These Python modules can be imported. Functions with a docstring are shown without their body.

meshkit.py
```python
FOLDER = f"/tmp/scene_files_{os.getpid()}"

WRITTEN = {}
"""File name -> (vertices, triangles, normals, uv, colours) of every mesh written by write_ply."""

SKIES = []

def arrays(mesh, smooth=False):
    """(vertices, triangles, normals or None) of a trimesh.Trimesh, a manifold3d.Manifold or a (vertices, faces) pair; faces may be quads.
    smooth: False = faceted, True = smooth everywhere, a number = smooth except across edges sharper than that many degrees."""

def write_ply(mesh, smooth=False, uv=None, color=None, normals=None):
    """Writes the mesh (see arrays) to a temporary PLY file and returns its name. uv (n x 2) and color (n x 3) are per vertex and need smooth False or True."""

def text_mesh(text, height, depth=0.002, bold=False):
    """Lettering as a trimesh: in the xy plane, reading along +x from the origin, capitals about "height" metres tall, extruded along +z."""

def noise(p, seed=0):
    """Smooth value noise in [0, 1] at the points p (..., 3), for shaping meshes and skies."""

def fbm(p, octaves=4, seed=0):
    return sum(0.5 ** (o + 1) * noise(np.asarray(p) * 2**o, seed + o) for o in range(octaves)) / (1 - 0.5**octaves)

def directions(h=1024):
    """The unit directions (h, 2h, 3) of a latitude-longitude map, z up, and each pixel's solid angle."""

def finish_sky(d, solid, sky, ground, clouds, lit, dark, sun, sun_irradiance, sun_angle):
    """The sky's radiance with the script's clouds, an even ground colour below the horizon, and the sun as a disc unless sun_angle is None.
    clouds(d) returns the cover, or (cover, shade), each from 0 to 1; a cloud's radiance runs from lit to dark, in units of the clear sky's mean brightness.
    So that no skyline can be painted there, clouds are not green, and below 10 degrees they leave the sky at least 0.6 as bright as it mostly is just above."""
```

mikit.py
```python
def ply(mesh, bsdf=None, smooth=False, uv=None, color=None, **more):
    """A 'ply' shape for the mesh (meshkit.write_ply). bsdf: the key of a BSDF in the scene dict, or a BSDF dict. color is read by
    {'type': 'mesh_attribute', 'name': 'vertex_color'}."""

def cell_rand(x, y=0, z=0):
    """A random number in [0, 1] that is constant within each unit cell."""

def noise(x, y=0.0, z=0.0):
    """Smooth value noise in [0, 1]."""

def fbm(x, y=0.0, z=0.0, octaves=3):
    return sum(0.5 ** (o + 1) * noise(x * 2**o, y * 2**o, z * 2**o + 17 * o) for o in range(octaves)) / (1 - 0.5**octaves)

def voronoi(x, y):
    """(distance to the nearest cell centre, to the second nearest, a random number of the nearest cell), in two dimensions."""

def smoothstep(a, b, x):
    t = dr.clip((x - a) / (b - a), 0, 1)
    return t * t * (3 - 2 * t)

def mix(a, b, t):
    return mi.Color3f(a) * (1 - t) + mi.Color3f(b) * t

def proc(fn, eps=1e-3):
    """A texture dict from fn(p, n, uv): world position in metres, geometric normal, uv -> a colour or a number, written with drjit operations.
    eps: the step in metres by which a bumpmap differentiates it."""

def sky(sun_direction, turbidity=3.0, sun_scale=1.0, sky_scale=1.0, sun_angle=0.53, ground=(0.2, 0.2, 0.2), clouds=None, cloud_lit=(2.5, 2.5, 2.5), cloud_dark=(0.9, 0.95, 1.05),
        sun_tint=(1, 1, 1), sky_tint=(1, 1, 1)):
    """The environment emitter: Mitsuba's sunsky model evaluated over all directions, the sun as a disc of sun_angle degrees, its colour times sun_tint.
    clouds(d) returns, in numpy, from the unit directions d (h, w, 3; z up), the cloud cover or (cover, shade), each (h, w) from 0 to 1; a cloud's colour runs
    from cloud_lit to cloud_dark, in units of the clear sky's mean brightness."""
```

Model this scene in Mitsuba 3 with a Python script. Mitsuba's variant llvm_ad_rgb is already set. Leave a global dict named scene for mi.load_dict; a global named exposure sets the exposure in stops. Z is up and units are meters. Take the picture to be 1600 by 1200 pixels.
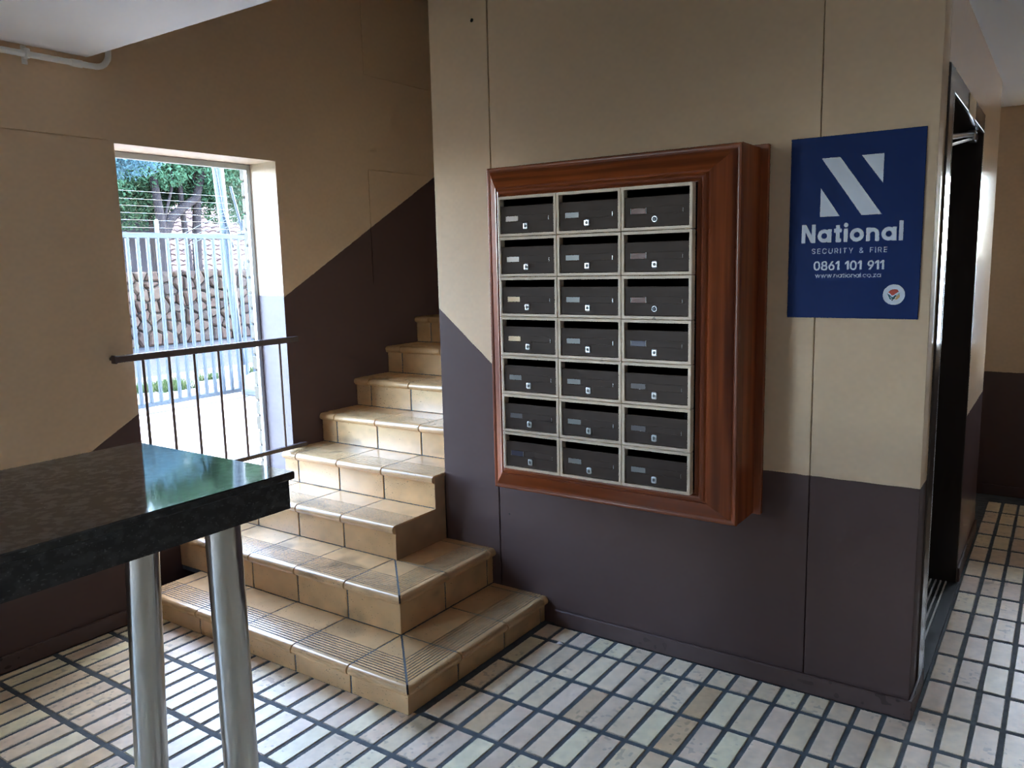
import math, random, numpy as np, trimesh, manifold3d as m3, mitsuba as mi, mikit, meshkit, drjit as dr
from shapely.geometry import LineString, Polygon, Point, box as sbox
from shapely.ops import unary_union
from shapely import affinity
from mikit import noise, fbm, cell_rand, smoothstep, mix, proc, ply, voronoi
T = mi.ScalarTransform4f
rng = np.random.default_rng(7)
random.seed(7)
scene, labels = {'type': 'scene'}, {}

# ------------------------------------------------------------------ camera, sky, exposure
YAW, PITCH, ROLL, FPX = -0.6043, -0.1484, -0.02323, 1260.0
cf = np.array([math.sin(YAW)*math.cos(PITCH), math.cos(YAW)*math.cos(PITCH), math.sin(PITCH)])
cr = np.array([math.cos(YAW), -math.sin(YAW), 0.0])
cu = np.cross(cr, cf)
cup = -cr*math.sin(ROLL) + cu*math.cos(ROLL)
EYE = np.array([0.0, 0.0, 1.6])
scene['camera'] = {'type': 'perspective', 'fov': math.degrees(2*math.atan(800/FPX)), 'fov_axis': 'x', 'near_clip': 0.05,
                   'to_world': T().look_at(origin=EYE.tolist(), target=(EYE+cf).tolist(), up=cup.tolist())}
SUN = (-0.10, 0.62, 0.78)
scene['sky'] = mikit.sky(SUN, turbidity=3.5, sun_scale=0.33, sky_scale=5.5, sun_angle=0.8, ground=(0.3, 0.29, 0.27), sky_tint=(1.0, 0.93, 0.83))
exposure = 5.4

# ------------------------------------------------------------------ helpers
taken = set()
def numbered(k):
    i, q = 0, k
    while q in taken or q in scene: i += 1; q = '%s_%03d' % (k, i)
    taken.add(q); return q

def obj(name, mesh, bsdf, parent=None, smooth=False, label=None, to_world=None, kind=None, color=None):
    key = numbered((parent + '__' if parent else '') + name)
    d = mesh if isinstance(mesh, dict) else ply(mesh, bsdf, smooth=smooth, color=color)
    if to_world is not None: d = {**d, 'to_world': to_world}
    scene[key] = d
    if label or kind:
        labels[key] = {}
        if label: labels[key]['label'] = label
        if kind: labels[key]['kind'] = kind
    return key

def thing(name, label, cat, group=None, kind=None):
    key = numbered(name)
    labels[key] = {'label': label}
    if cat: labels[key]['category'] = cat
    if group: labels[key]['group'] = group
    if kind: labels[key]['kind'] = kind
    return key

def struct(name, label): return thing(name, label, None, kind='structure')

def bx(x0, x1, y0, y1, z0, z1):
    return trimesh.creation.box(bounds=[[x0, y0, z0], [x1, y1, z1]])

def cb(x0, x1, y0, y1, z0, z1, c=0.003):
    """box with chamfered edges"""
    P = []
    for sx in (0, 1):
        for sy in (0, 1):
            for sz in (0, 1):
                x, y, z = (x0, x1)[sx], (y0, y1)[sy], (z0, z1)[sz]
                dx, dy, dz = (c if not sx else -c), (c if not sy else -c), (c if not sz else -c)
                P += [(x, y+dy, z+dz), (x+dx, y, z+dz), (x+dx, y+dy, z)]
    return trimesh.convex.convex_hull(np.array(P))

def man(mesh):
    return m3.Manifold(m3.Mesh(np.asarray(mesh.vertices, np.float32), np.asarray(mesh.faces, np.uint32)))

def tm(M):
    m = M.to_mesh(); return trimesh.Trimesh(m.vert_properties[:, :3], m.tri_verts, process=False)

def mbox(x0, x1, y0, y1, z0, z1):
    return m3.Manifold.cube([x1-x0, y1-y0, z1-z0]).translate([x0, y0, z0])

def cat(ms): return trimesh.util.concatenate(ms)

def cyl(p, q, r, n=16, r2=None):
    p, q = np.array(p, float), np.array(q, float); d = q-p; L = np.linalg.norm(d)
    M = m3.Manifold.cylinder(L, r, r if r2 is None else r2, n)
    t = tm(M); t.apply_transform(trimesh.geometry.align_vectors([0, 0, 1], d/L)); t.apply_translation(p)
    return t

def tube(pts, radii, n=10):
    v, f = [], []
    p = np.array(pts, float); t = np.gradient(p, axis=0); t /= np.linalg.norm(t, axis=1, keepdims=True)
    ref = np.array([0.13, 0.99, 0.05]) if abs(t[0][1]) < 0.9 else np.array([1.0, 0, 0])
    radii = np.broadcast_to(radii, (len(p),))
    for i in range(len(p)):
        a = np.cross(t[i], ref); a /= np.linalg.norm(a); b = np.cross(t[i], a)
        for k in range(n):
            w = 2*math.pi*k/n; v.append(p[i] + radii[i]*(a*math.cos(w) + b*math.sin(w)))
    for i in range(len(p)-1):
        for k in range(n):
            a, b = i*n+k, i*n+(k+1) % n
            f += [(a, b, b+n), (a, b+n, a+n)]
    c0, c1 = len(v), len(v)+1; v += [p[0], p[-1]]
    for k in range(n):
        f += [(c0, (k+1) % n, k), (c1, (len(p)-1)*n+k, (len(p)-1)*n+(k+1) % n)]
    m = trimesh.Trimesh(np.array(v), np.array(f), process=False); m.fix_normals(); return m

def extrude_poly(poly, depth):
    """shapely (multi)polygon in xy extruded along +z"""
    gs = [g for g in getattr(poly, 'geoms', [poly]) if g.area > 1e-10]
    return cat([trimesh.creation.extrude_polygon(g, depth, engine='earcut') for g in gs])

# ------------------------------------------------------------------ materials
def mat(key, color, rough=0.5, spec=0.5, metallic=0.0, coat=0.0, bump=None, eps=1e-3, sheen=0.0):
    bc = color if isinstance(color, dict) else {'type': 'rgb', 'value': list(color)}
    d = {'type': 'principled', 'base_color': bc, 'roughness': rough, 'specular': spec, 'metallic': metallic}
    if coat: d['clearcoat'] = coat; d['clearcoat_gloss'] = 0.9
    if bump is not None: d = {'type': 'bumpmap', 'arbitrary': proc(bump, eps=eps), 'scale': 1.0, 'bsdf': d}
    scene[key] = {'type': 'twosided', 'bsdf': d}
    return key

BEIGE, PURPLE = (0.62, 0.455, 0.305), (0.086, 0.053, 0.049)
def mottled(p, base):
    f = fbm(p.x*1.7+3, p.y*1.7, p.z*1.3, 3)
    g = noise(p.x*70, p.y*70, p.z*70)
    return base*(0.90+0.18*f)*(0.97+0.06*g)
def paint(p, line):
    edge = line + 0.003*(noise(p.x*35, p.y*35, 2.0)-0.5)
    t = smoothstep(edge-0.0012, edge+0.0012, p.z)
    return mottled(p, mix(PURPLE, BEIGE, t))
def paint_front(p, n, uv):
    return paint(p, dr.maximum(mi.Float(0.825), 1.412-0.833*(p.x+2.42)))
def paint_left(p, n, uv):
    return paint(p, dr.maximum(mi.Float(0.825), 0.842+0.558*(p.y-1.81)))
def paint_flat(p, n, uv):
    return paint(p, mi.Float(0.825))
def plaster_bump(p, n, uv):
    return 0.0006*fbm(p.x*60, p.y*60, p.z*60, 2)+0.0012*noise(p.x*9, p.y*9, p.z*9)
mat('paint_front', proc(paint_front), 0.6, 0.2)
mat('paint_left', proc(paint_left), 0.6, 0.2)
mat('paint_flat', proc(paint_flat), 0.5, 0.4)
mat('paint_gloss', proc(paint_flat), 0.13, 0.7)
mat('reveal_paint', proc(lambda p, n, uv: mottled(p, mix((0.17, 0.135, 0.15), (0.64, 0.52, 0.42), smoothstep(1.455, 1.458, p.z)))), 0.5, 0.4)
mat('dark_panel', (0.11, 0.075, 0.06), 0.5, 0.4)
mat('joint_dark', (0.15, 0.11, 0.085), 0.8, 0.2)
mat('plinth_paint', proc(lambda p, n, uv: mottled(p, mi.Color3f(PURPLE))*mix((1, 1, 1), (0.35, 0.33, 0.33), smoothstep(0.76, 0.84, noise(p.x*45, p.y*45, p.z*45))*smoothstep(0.45, 0.8, noise(p.x*3, p.y*3))*0.8)), 0.45, 0.4)
mat('ceiling_white', proc(lambda p, n, uv: mi.Color3f(0.84, 0.865, 0.89)*(0.95+0.08*fbm(p.x*1.2, p.y*1.2, 0.3))), 0.7, 0.3)
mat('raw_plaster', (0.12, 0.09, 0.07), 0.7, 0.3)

def floor_tile_color(p, n, uv):
    cx, cy = dr.floor((p.x+0.262)/0.0875), dr.floor((p.y-2.757)/0.2435)
    r, r2 = cell_rand(cx, cy, 5), cell_rand(cx, cy, 9)
    c = mix((0.92, 0.75, 0.53), (0.88, 0.69, 0.54), r)
    c = mix(c, (0.88, 0.78, 0.55), smoothstep(0.75, 0.95, r2))
    c = mix(c, (0.70, 0.50, 0.30), smoothstep(0.90, 1.0, r))
    c = c*(0.86+0.2*r2)
    st = fbm(p.x*26, p.y*26, 0.5, 3)
    c = c*(0.80+0.32*st)
    spot = smoothstep(0.70, 0.80, noise(p.x*70+7, p.y*70, 1.0))*smoothstep(0.5, 0.7, noise(p.x*9, p.y*9, 4.0))
    c = c*(1-0.22*spot)
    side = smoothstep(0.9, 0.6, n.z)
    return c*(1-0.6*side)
mat('floor_tile', proc(floor_tile_color), 0.40, 0.5)
mat('grout', proc(lambda p, n, uv: mi.Color3f(0.085, 0.095, 0.105)*(0.7+0.6*fbm(p.x*40, p.y*40, 0.1))), 0.75, 0.3)

# steps: nosing positions and tread heights
NY = [1.965+0.282*i for i in range(11)]
TZ = [0.120, 0.291, 0.455, 0.618, 0.783, 0.947, 1.111, 1.275, 1.439, 1.603, 1.767]
def stair_tile_color(p, n, uv):
    cx, cz = dr.floor((p.x+2.43)/0.3115), dr.floor(p.z/0.1643+0.3)
    r = cell_rand(cx, cz, 3)
    c = mix((0.58, 0.36, 0.175), (0.52, 0.305, 0.14), r)
    st = fbm(p.x*14, p.y*14, p.z*14, 3)
    c = c*(0.78+0.36*st)
    pit = smoothstep(0.84, 0.90, noise(p.x*190, p.y*190, p.z*190))*smoothstep(0.35, 0.6, noise(p.x*8, p.y*8, p.z*8))
    c = c*(1-0.55*pit)
    stain = smoothstep(0.62, 0.8, fbm(p.x*5+9, p.y*5, p.z*7, 3))
    c = c*(1-0.35*stain)
    g = mi.Float(0)
    for t in TZ:
        g = dr.maximum(g, dr.select((p.z < t-0.0012) & (p.z > t-0.006) & (n.z > 0.995), 1.0, 0.0))
    return mix(c, (0.04, 0.045, 0.05), g)
mat('stair_tile', proc(stair_tile_color), 0.24, 0.8)
mat('stair_side', proc(lambda p, n, uv: mi.Color3f(0.34, 0.22, 0.125)*(0.6+0.7*fbm(p.x*4, p.y*9, p.z*9, 3))), 0.6, 0.3)

def wood(axis):
    def fn(p, n, uv):
        a, b = (p.x, p.z) if axis == 'x' else (p.z, p.x)
        w = fbm(a*1.6, b*34+p.y*30, p.y*6, 3)
        f = noise(a*7, b*190+p.y*130, 0.5)
        patch = fbm(a*2.2+5, b*9, 3.1, 2)
        c = mix((0.15, 0.034, 0.012), (0.33, 0.080, 0.023), smoothstep(0.2, 0.8, w))
        c = c*(0.82+0.32*f)
        return c*(0.62+0.62*patch)
    return fn
mat('wood_h', proc(wood('x')), 0.32, 0.5, coat=0.4)
mat('wood_v', proc(wood('z')), 0.32, 0.5, coat=0.4)
mat('box_cream', proc(lambda p, n, uv: mi.Color3f(0.64, 0.52, 0.40)*(0.9+0.2*fbm(p.x*30, p.y*30, p.z*30, 2))), 0.42, 0.45)
mat('box_brown', proc(lambda p, n, uv: mi.Color3f(0.056, 0.038, 0.030)*(0.88+0.24*fbm(p.x*12, 0.2, p.z*60, 2))), 0.55, 0.2)
mat('box_dark', (0.012, 0.012, 0.013), 0.6, 0.3)
mat('chrome', (0.50, 0.53, 0.56), 0.30, 0.5, metallic=1.0)
mat('keyhole_dark', (0.03, 0.04, 0.06), 0.5, 0.5)
mat('card_white', (0.90, 0.84, 0.80), 0.6, 0.3)
mat('card_cream', (0.85, 0.68, 0.46), 0.6, 0.3)
mat('card_grey', (0.22, 0.23, 0.23), 0.3, 0.5)
mat('card_dim', (0.12, 0.11, 0.115), 0.4, 0.5)
mat('card_red', (0.12, 0.036, 0.024), 0.4, 0.5)
mat('card_navy', (0.035, 0.035, 0.07), 0.4, 0.5)
mat('ink', (0.03, 0.025, 0.025), 0.6, 0.3)
mat('sign_blue', proc(lambda p, n, uv: mi.Color3f(0.011, 0.027, 0.115)*(0.95+0.1*fbm(p.x*5, 0.1, p.z*5, 2))), 0.5, 0.12)
mat('sign_white', (0.62, 0.66, 0.73), 0.45, 0.4)
mat('sign_red', (0.50, 0.07, 0.05), 0.5, 0.4)
mat('sign_teal', (0.02, 0.10, 0.13), 0.5, 0.4)
mat('sign_black', (0.02, 0.02, 0.02), 0.5, 0.4)
mat('sign_gold', (0.55, 0.36, 0.16), 0.5, 0.4)
mat('sign_green', (0.25, 0.42, 0.33), 0.5, 0.4)
def granite(p, n, uv):
    a = noise(p.x*210, p.y*210, p.z*210); b = fbm(p.x*60, p.y*60, p.z*60, 3)
    c = mix((0.008, 0.009, 0.011), (0.022, 0.026, 0.030), smoothstep(0.4, 0.7, b))
    c = mix(c, (0.085, 0.095, 0.10), smoothstep(0.80, 0.9, a)*0.7)
    return c
mat('granite', proc(granite), 0.05, 0.55)
mat('granite_edge', proc(granite), 0.2, 0.5)
mat('steel_brushed', proc(lambda p, n, uv: mi.Color3f(0.52, 0.50, 0.47)*(0.9+0.2*noise(p.x*60, p.y*60, p.z*2))), 0.13, 0.5, metallic=1.0)
mat('rail_brown', (0.060, 0.042, 0.040), 0.38, 0.5)
mat('bar_brown', (0.13, 0.09, 0.08), 0.35, 0.5)
mat('conduit_grey', (0.70, 0.70, 0.68), 0.5, 0.4)
mat('alu', (0.42, 0.43, 0.42), 0.42, 0.5, metallic=0.6)
scene['glass'] = {'type': 'thindielectric'}
mat('bronze', (0.055, 0.042, 0.036), 0.18, 0.6, metallic=0.4)
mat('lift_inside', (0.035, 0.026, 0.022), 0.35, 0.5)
mat('lift_steel', (0.55, 0.56, 0.58), 0.12, 0.5, metallic=1.0)
mat('ridge_alu', (0.75, 0.75, 0.74), 0.45, 0.5)
mat('sill_metal', (0.045, 0.05, 0.05), 0.4, 0.5, metallic=0.3)
mat('paving', proc(lambda p, n, uv: mi.Color3f(0.20, 0.182, 0.168)*(0.85+0.25*fbm(p.x*3, p.y*3, 0.1, 3))), 0.8, 0.3)
mat('verge_concrete', (0.10, 0.10, 0.095), 0.85, 0.3)
mat('lawn', (0.06, 0.085, 0.04), 0.9, 0.2)
mat('asphalt', proc(lambda p, n, uv: mi.Color3f(0.014, 0.0155, 0.019)*(0.8+0.4*fbm(p.x*8, p.y*8, 0.1, 3))), 0.85, 0.3)
mat('kerb', (0.12, 0.12, 0.12), 0.8, 0.3)
mat('gate_steel', (0.019, 0.032, 0.046), 0.45, 0.5)
mat('pole_white', proc(lambda p, n, uv: mi.Color3f(0.075, 0.09, 0.095)*(0.8+0.3*fbm(p.x*20, p.y*20, p.z*3, 2))), 0.5, 0.4)
mat('wire', (0.10, 0.11, 0.115), 0.5, 0.3)
mat('motor_white', (0.16, 0.18, 0.2), 0.5, 0.4)
for i, c in enumerate([(0.050, 0.026, 0.017), (0.038, 0.021, 0.015), (0.056, 0.032, 0.021), (0.032, 0.020, 0.015), (0.060, 0.036, 0.024)]):
    mat('stone%d' % i, proc(lambda p, n, uv, c=c: mi.Color3f(c)*(0.65+0.6*fbm(p.x*7, p.y*7, p.z*7, 3))), 0.8, 0.25)
mat('mortar', (0.016, 0.013, 0.012), 0.9, 0.2)
mat('brick_pale', proc(lambda p, n, uv: mix((0.085, 0.066, 0.046), (0.125, 0.102, 0.075), fbm(p.x*12, p.y*12, p.z*12, 3))), 0.8, 0.25)
mat('brick_mortar', (0.03, 0.027, 0.024), 0.9, 0.2)
mat('house_grey', (0.030, 0.026, 0.034), 0.8, 0.25)
mat('house_trim', (0.4, 0.36, 0.33), 0.8, 0.25)
for i, c in enumerate([(0.085, 0.053, 0.046), (0.10, 0.066, 0.058), (0.060, 0.037, 0.033)]):
    mat('roof%d' % i, proc(lambda p, n, uv, c=c: mi.Color3f(c)*(0.7+0.5*fbm(p.x*9, p.y*9, p.z*9, 2))), 0.8, 0.25)
mat('bark', proc(lambda p, n, uv: mi.Color3f(0.028, 0.021, 0.021)*(0.6+0.8*fbm(p.x*25, p.y*25, p.z*7, 3))), 0.9, 0.2)
def leafmat(key, c, tr):
    scene[key] = {'type': 'principledthin', 'base_color': {'type': 'rgb', 'value': list(c)}, 'roughness': 0.5, 'diff_trans': tr, 'spec_trans': 0.0, 'eta': 1.3}
leafmat('leaf_green', (0.085, 0.165, 0.09), 0.9)
leafmat('leaf_dark', (0.05, 0.10, 0.06), 0.8)
leafmat('leaf_blue', (0.08, 0.15, 0.18), 0.7)
leafmat('grass', (0.05, 0.075, 0.03), 0.7)
mat('palisade', (0.10, 0.13, 0.14), 0.5, 0.4)

# ------------------------------------------------------------------ room shell
XL, YW, XE, XC, YE = -3.474, 2.906, -2.41, -0.365, 6.10
XR, YB, ZC, ZT = 2.2, -2.8, 2.50, 5.0
WX = -3.72                                        # outer face of the window wall

# left wall: window, hairline joints
wl = mbox(WX, XL, YB, 6.3, -0.1, ZT) - mbox(WX-1, XL+1, 2.02, 2.896, 0.44, 2.160) - mbox(-3.64, XL+1, 2.02, 2.896, 0.0, 2.160) - mbox(WX-1, XL+1, -2.6, -0.9, 0.4, 2.3)
for g in ((1.2, 1.995, 2.1655, 2.1695), (3.579, 3.583, 1.5, 2.17), (3.583, 4.2, 2.168, 2.171), (3.579, 3.583, 2.71, 3.3), (3.583, 4.2, 2.706, 2.710)):
    wl = wl - mbox(XL-0.006, XL+0.01, *g)
scene_wall_left = struct('wall_left', 'brown beige plaster wall with a full height window, purple painted lower part rising with the stairs')
obj('plaster', tm(wl), 'paint_left', scene_wall_left)
# reveal lining of the window: painted skin a millimetre proud
rv = cat([bx(-3.70, XL-0.001, 2.895, 2.897, 0.44, 2.159), bx(-3.70, XL-0.001, 2.02, 2.0212, 0.44, 2.159), bx(-3.70, XL-0.001, 2.0212, 2.895, 2.1585, 2.1605)])
obj('reveal', rv, 'reveal_paint', scene_wall_left)

w1 = struct('window_1', 'tall narrow window beside the stairs with a thin grey metal frame')
fr = []
for (y0, y1, z0, z1) in ((2.021, 2.895, 2.128, 2.158), (2.021, 2.895, 0.44, 0.475), (2.021, 2.046, 0.44, 2.158), (2.872, 2.895, 0.44, 2.158)):
    fr.append(cb(-3.712, -3.682, y0, y1, z0, z1, 0.003))
obj('frame', cat(fr), 'alu', w1)
obj('pane', trimesh.Trimesh([(-3.697, 2.04, .46), (-3.697, 2.88, .46), (-3.697, 2.88, 2.13), (-3.697, 2.04, 2.13)], [(0, 1, 2), (0, 2, 3)], process=False), 'glass', w1)

# front wall (mailboxes): three plaster panels with recessed joints
wf = struct('wall_front', 'beige plaster wall with purple painted lower part, carrying the mailbox cabinet and the blue sign')
for a, b in ((XE, -2.0945), (-2.0895, -0.7235), (-0.7205, XC)):
    obj('panel', cb(a, b, YW, YW+0.10, 0.0, ZT, 0.002), 'paint_front', wf)
for hx, hz, hr in ((-2.171, 2.627, 0.008), (-2.037, 0.471, 0.004)):
    obj('screw_hole', cyl((hx, YW-0.0008, hz), (hx, YW+0.004, hz), hr, 12), 'box_dark', wf)
obj('backing', bx(XE+0.02, XC-0.02, YW+0.012, YW+0.2, 0, ZT), 'joint_dark', wf)
# lift wall
wr = struct('wall_right', 'glossy painted wall of the lift shaft with the lift doorway')
obj('pier', cb(XC-0.2, XC-0.0005, YW+0.004, 3.06, 0, ZC+0.1, 0.004), 'paint_gloss', wr)
obj('pier', cb(XC-0.2, XC, 4.335, 5.22, 0, ZC+0.1, 0.004), 'paint_gloss', wr)
obj('spandrel', bx(XC-0.2, XC, 3.06, 4.335, 2.212, ZC+0.1), 'paint_gloss', wr)
obj('return_face', bx(-2.2, XC-0.004, 5.05, 5.216, 0, ZC+0.1), 'paint_flat', wr)
# far wall with glazed door opening (out of view, its light is on the lift wall)
we = struct('wall_far', 'beige wall at the corridor end with purple painted lower part')
fw = mbox(-3.6, XR+0.2, YE, YE+0.2, 0, ZC+0.1) - mbox(-0.12, 0.32, YE-1, YE+1, 1.0, 2.1) - mbox(-3.0, 0.12, YE-0.01, YE+0.005, 2.130, 2.134)
obj('plaster', tm(fw), 'paint_flat', we)
struct('wall_stair', 'dark plaster walls around the upper stair flight')
obj('side', bx(XE, XE+0.2, YW+0.1, 5.6, 0, ZT), 'paint_flat', 'wall_stair')
obj('end', bx(XL, XE+0.2, 5.6, 5.8, 0, ZT), 'paint_flat', 'wall_stair')
struct('wall_corridor', 'side wall of the corridor')
obj('plaster', bx(XR, XR+0.2, 3.2, YE+0.2, 0, ZC+0.1), 'paint_flat', 'wall_corridor')
obj('timber_panel', bx(XR, XR+0.2, YB, 3.2, 0, ZC+0.1), 'dark_panel', 'wall_corridor')
struct('wall_back', 'entrance wall behind the viewer, open in the middle')
wb = mbox(WX, XR+0.2, YB-0.2, YB, 0, ZC+0.2)
obj('plaster', tm(wb), 'dark_panel', 'wall_back')
struct('ceiling', 'white ceiling that stops where the stairwell opens')
obj('slab', bx(XL, XC, YB, 1.94, ZC, ZC+0.2), 'ceiling_white', 'ceiling')
obj('slab', bx(XC, XR, YB, YE, ZC, ZC+0.2), 'ceiling_white', 'ceiling')
obj('slab', bx(-3.6, XC-0.001, 5.05, YE+0.05, ZC, ZC+0.2), 'ceiling_white', 'ceiling')
struct('wall_upper', 'plaster walls of the stairwell above the ceiling')
obj('face', bx(XL, -0.60, 1.74, 1.938, ZC+0.2, ZT), 'raw_plaster', 'wall_upper')
obj('face', bx(-0.75, -0.60, 1.938, YW, ZC+0.2, ZT), 'raw_plaster', 'wall_upper')
obj('slab', bx(-0.75, XC-0.001, 1.9405, YW-0.001, ZC, ZC+0.2), 'ceiling_white', 'ceiling')
struct('roof', 'roof slab over the stairwell')
obj('slab', bx(WX, XR+0.3, 1.7, 8.2, ZT, ZT+0.2), 'raw_plaster', 'roof')
obj('canopy', bx(XL, XR+0.2, YE+0.2, 8.2, ZC+0.05, ZC+0.2), 'raw_plaster', 'roof')
# plinth tiles painted purple
for nm, lab, args in (('baseboard_front', 'purple painted skirting below the mailbox wall', (-1.80, XC+0.012, YW-0.014, YW, 0, 0.072)),
                      ('baseboard_left', 'purple painted skirting of the window wall under the counter', (XL, XL+0.014, YB, 1.98, 0, 0.072)),
                      ('baseboard_far', 'purple painted skirting at the corridor end', (-2.5, 0.12, YE-0.014, YE, 0, 0.072))):
    struct(nm, lab); obj('strip', cb(*args, 0.004), 'plinth_paint', nm)
struct('baseboard_right', 'dark skirting along the lift wall')
obj('strip', cb(XC, XC+0.012, YW-0.012, 3.17, 0, 0.072, 0.003), 'plinth_paint', 'baseboard_right')
obj('strip', cb(XC, XC+0.012, 4.335, 5.22, 0, 0.072, 0.003), 'plinth_paint', 'baseboard_right')

# ------------------------------------------------------------------ floor of brick tiles
struct('floor', 'floor of pale cream brick tiles laid in a stacked bond with wide dark grout')
obj('grout', bx(XL-0.2, XR, YB, YE+0.1, -0.05, -0.0025), 'grout', 'floor')
def brick_tile(w, l):
    c = 0.0035; t = 0.0
    P = [(0, 0, -0.02), (w, 0, -0.02), (w, l, -0.02), (0, l, -0.02),
         (0, 0, -c), (w, 0, -c), (w, l, -c), (0, l, -c), (c, c, t), (w-c, c, t), (w-c, l-c, t), (c, l-c, t)]
    F = []
    for a, b in ((0, 4), (4, 8)):
        for k in range(4):
            i, j = a+k, a+(k+1) % 4; F += [(i, j, j+4), (i, j+4, i+4)]
    F += [(8, 9, 10), (8, 10, 11)]
    return trimesh.Trimesh(np.array(P, float), F, process=False)
JX, JY, PX, PY = 0.0125, 0.019, 0.0875, 0.2435
tile_dict = ply(brick_tile(PX-JX, PY-JY), 'floor_tile')
def px_of(P):
    v = np.array(P)-EYE; d = v@cf
    if d < 0.1: return None
    r2 = cr*math.cos(ROLL)+cu*math.sin(ROLL)
    return 800+FPX*(v@r2)/d, 600-FPX*(v@cup)/d, d
tiles = []
for i in range(-37, 29):
    for j in range(-23, 14):
        x0, y0 = -0.262+i*PX+JX/2, 2.757+j*PY+JY/2
        x1, y1 = x0+PX-JX, y0+PY-JY
        if x1 > XR or y0 < YB or y1 > YE+0.05: continue
        xc, yc = (x0+x1)/2, (y0+y1)/2
        if yc > 1.965+0.12 and xc < -1.87 and yc < YW+0.2 and xc < -1.90: continue
        a, b = x0, x1; c, d = y0, y1
        if yc > 1.99 and x0 < -1.855 < x1: a = -1.853
        if a < -1.855 and yc > 1.99: continue
        if x0 < XC and y1 > YW: 
            if y0 > YW-0.02:
                if x1 < XC: continue
                a = XC+0.004
            else: d = YW-0.016
        if a < XL+0.015: a = XL+0.016
        if b-a < 0.022 or d-c < 0.012: continue
        q = px_of((xc, yc, 0)); vis = 0
        if q and -60 < q[0] < 1660 and q[1] < 1300: vis = 1/q[2]
        tiles.append((vis, a, b, c, d))
tiles.sort(key=lambda t: -t[0])
rest = []
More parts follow.
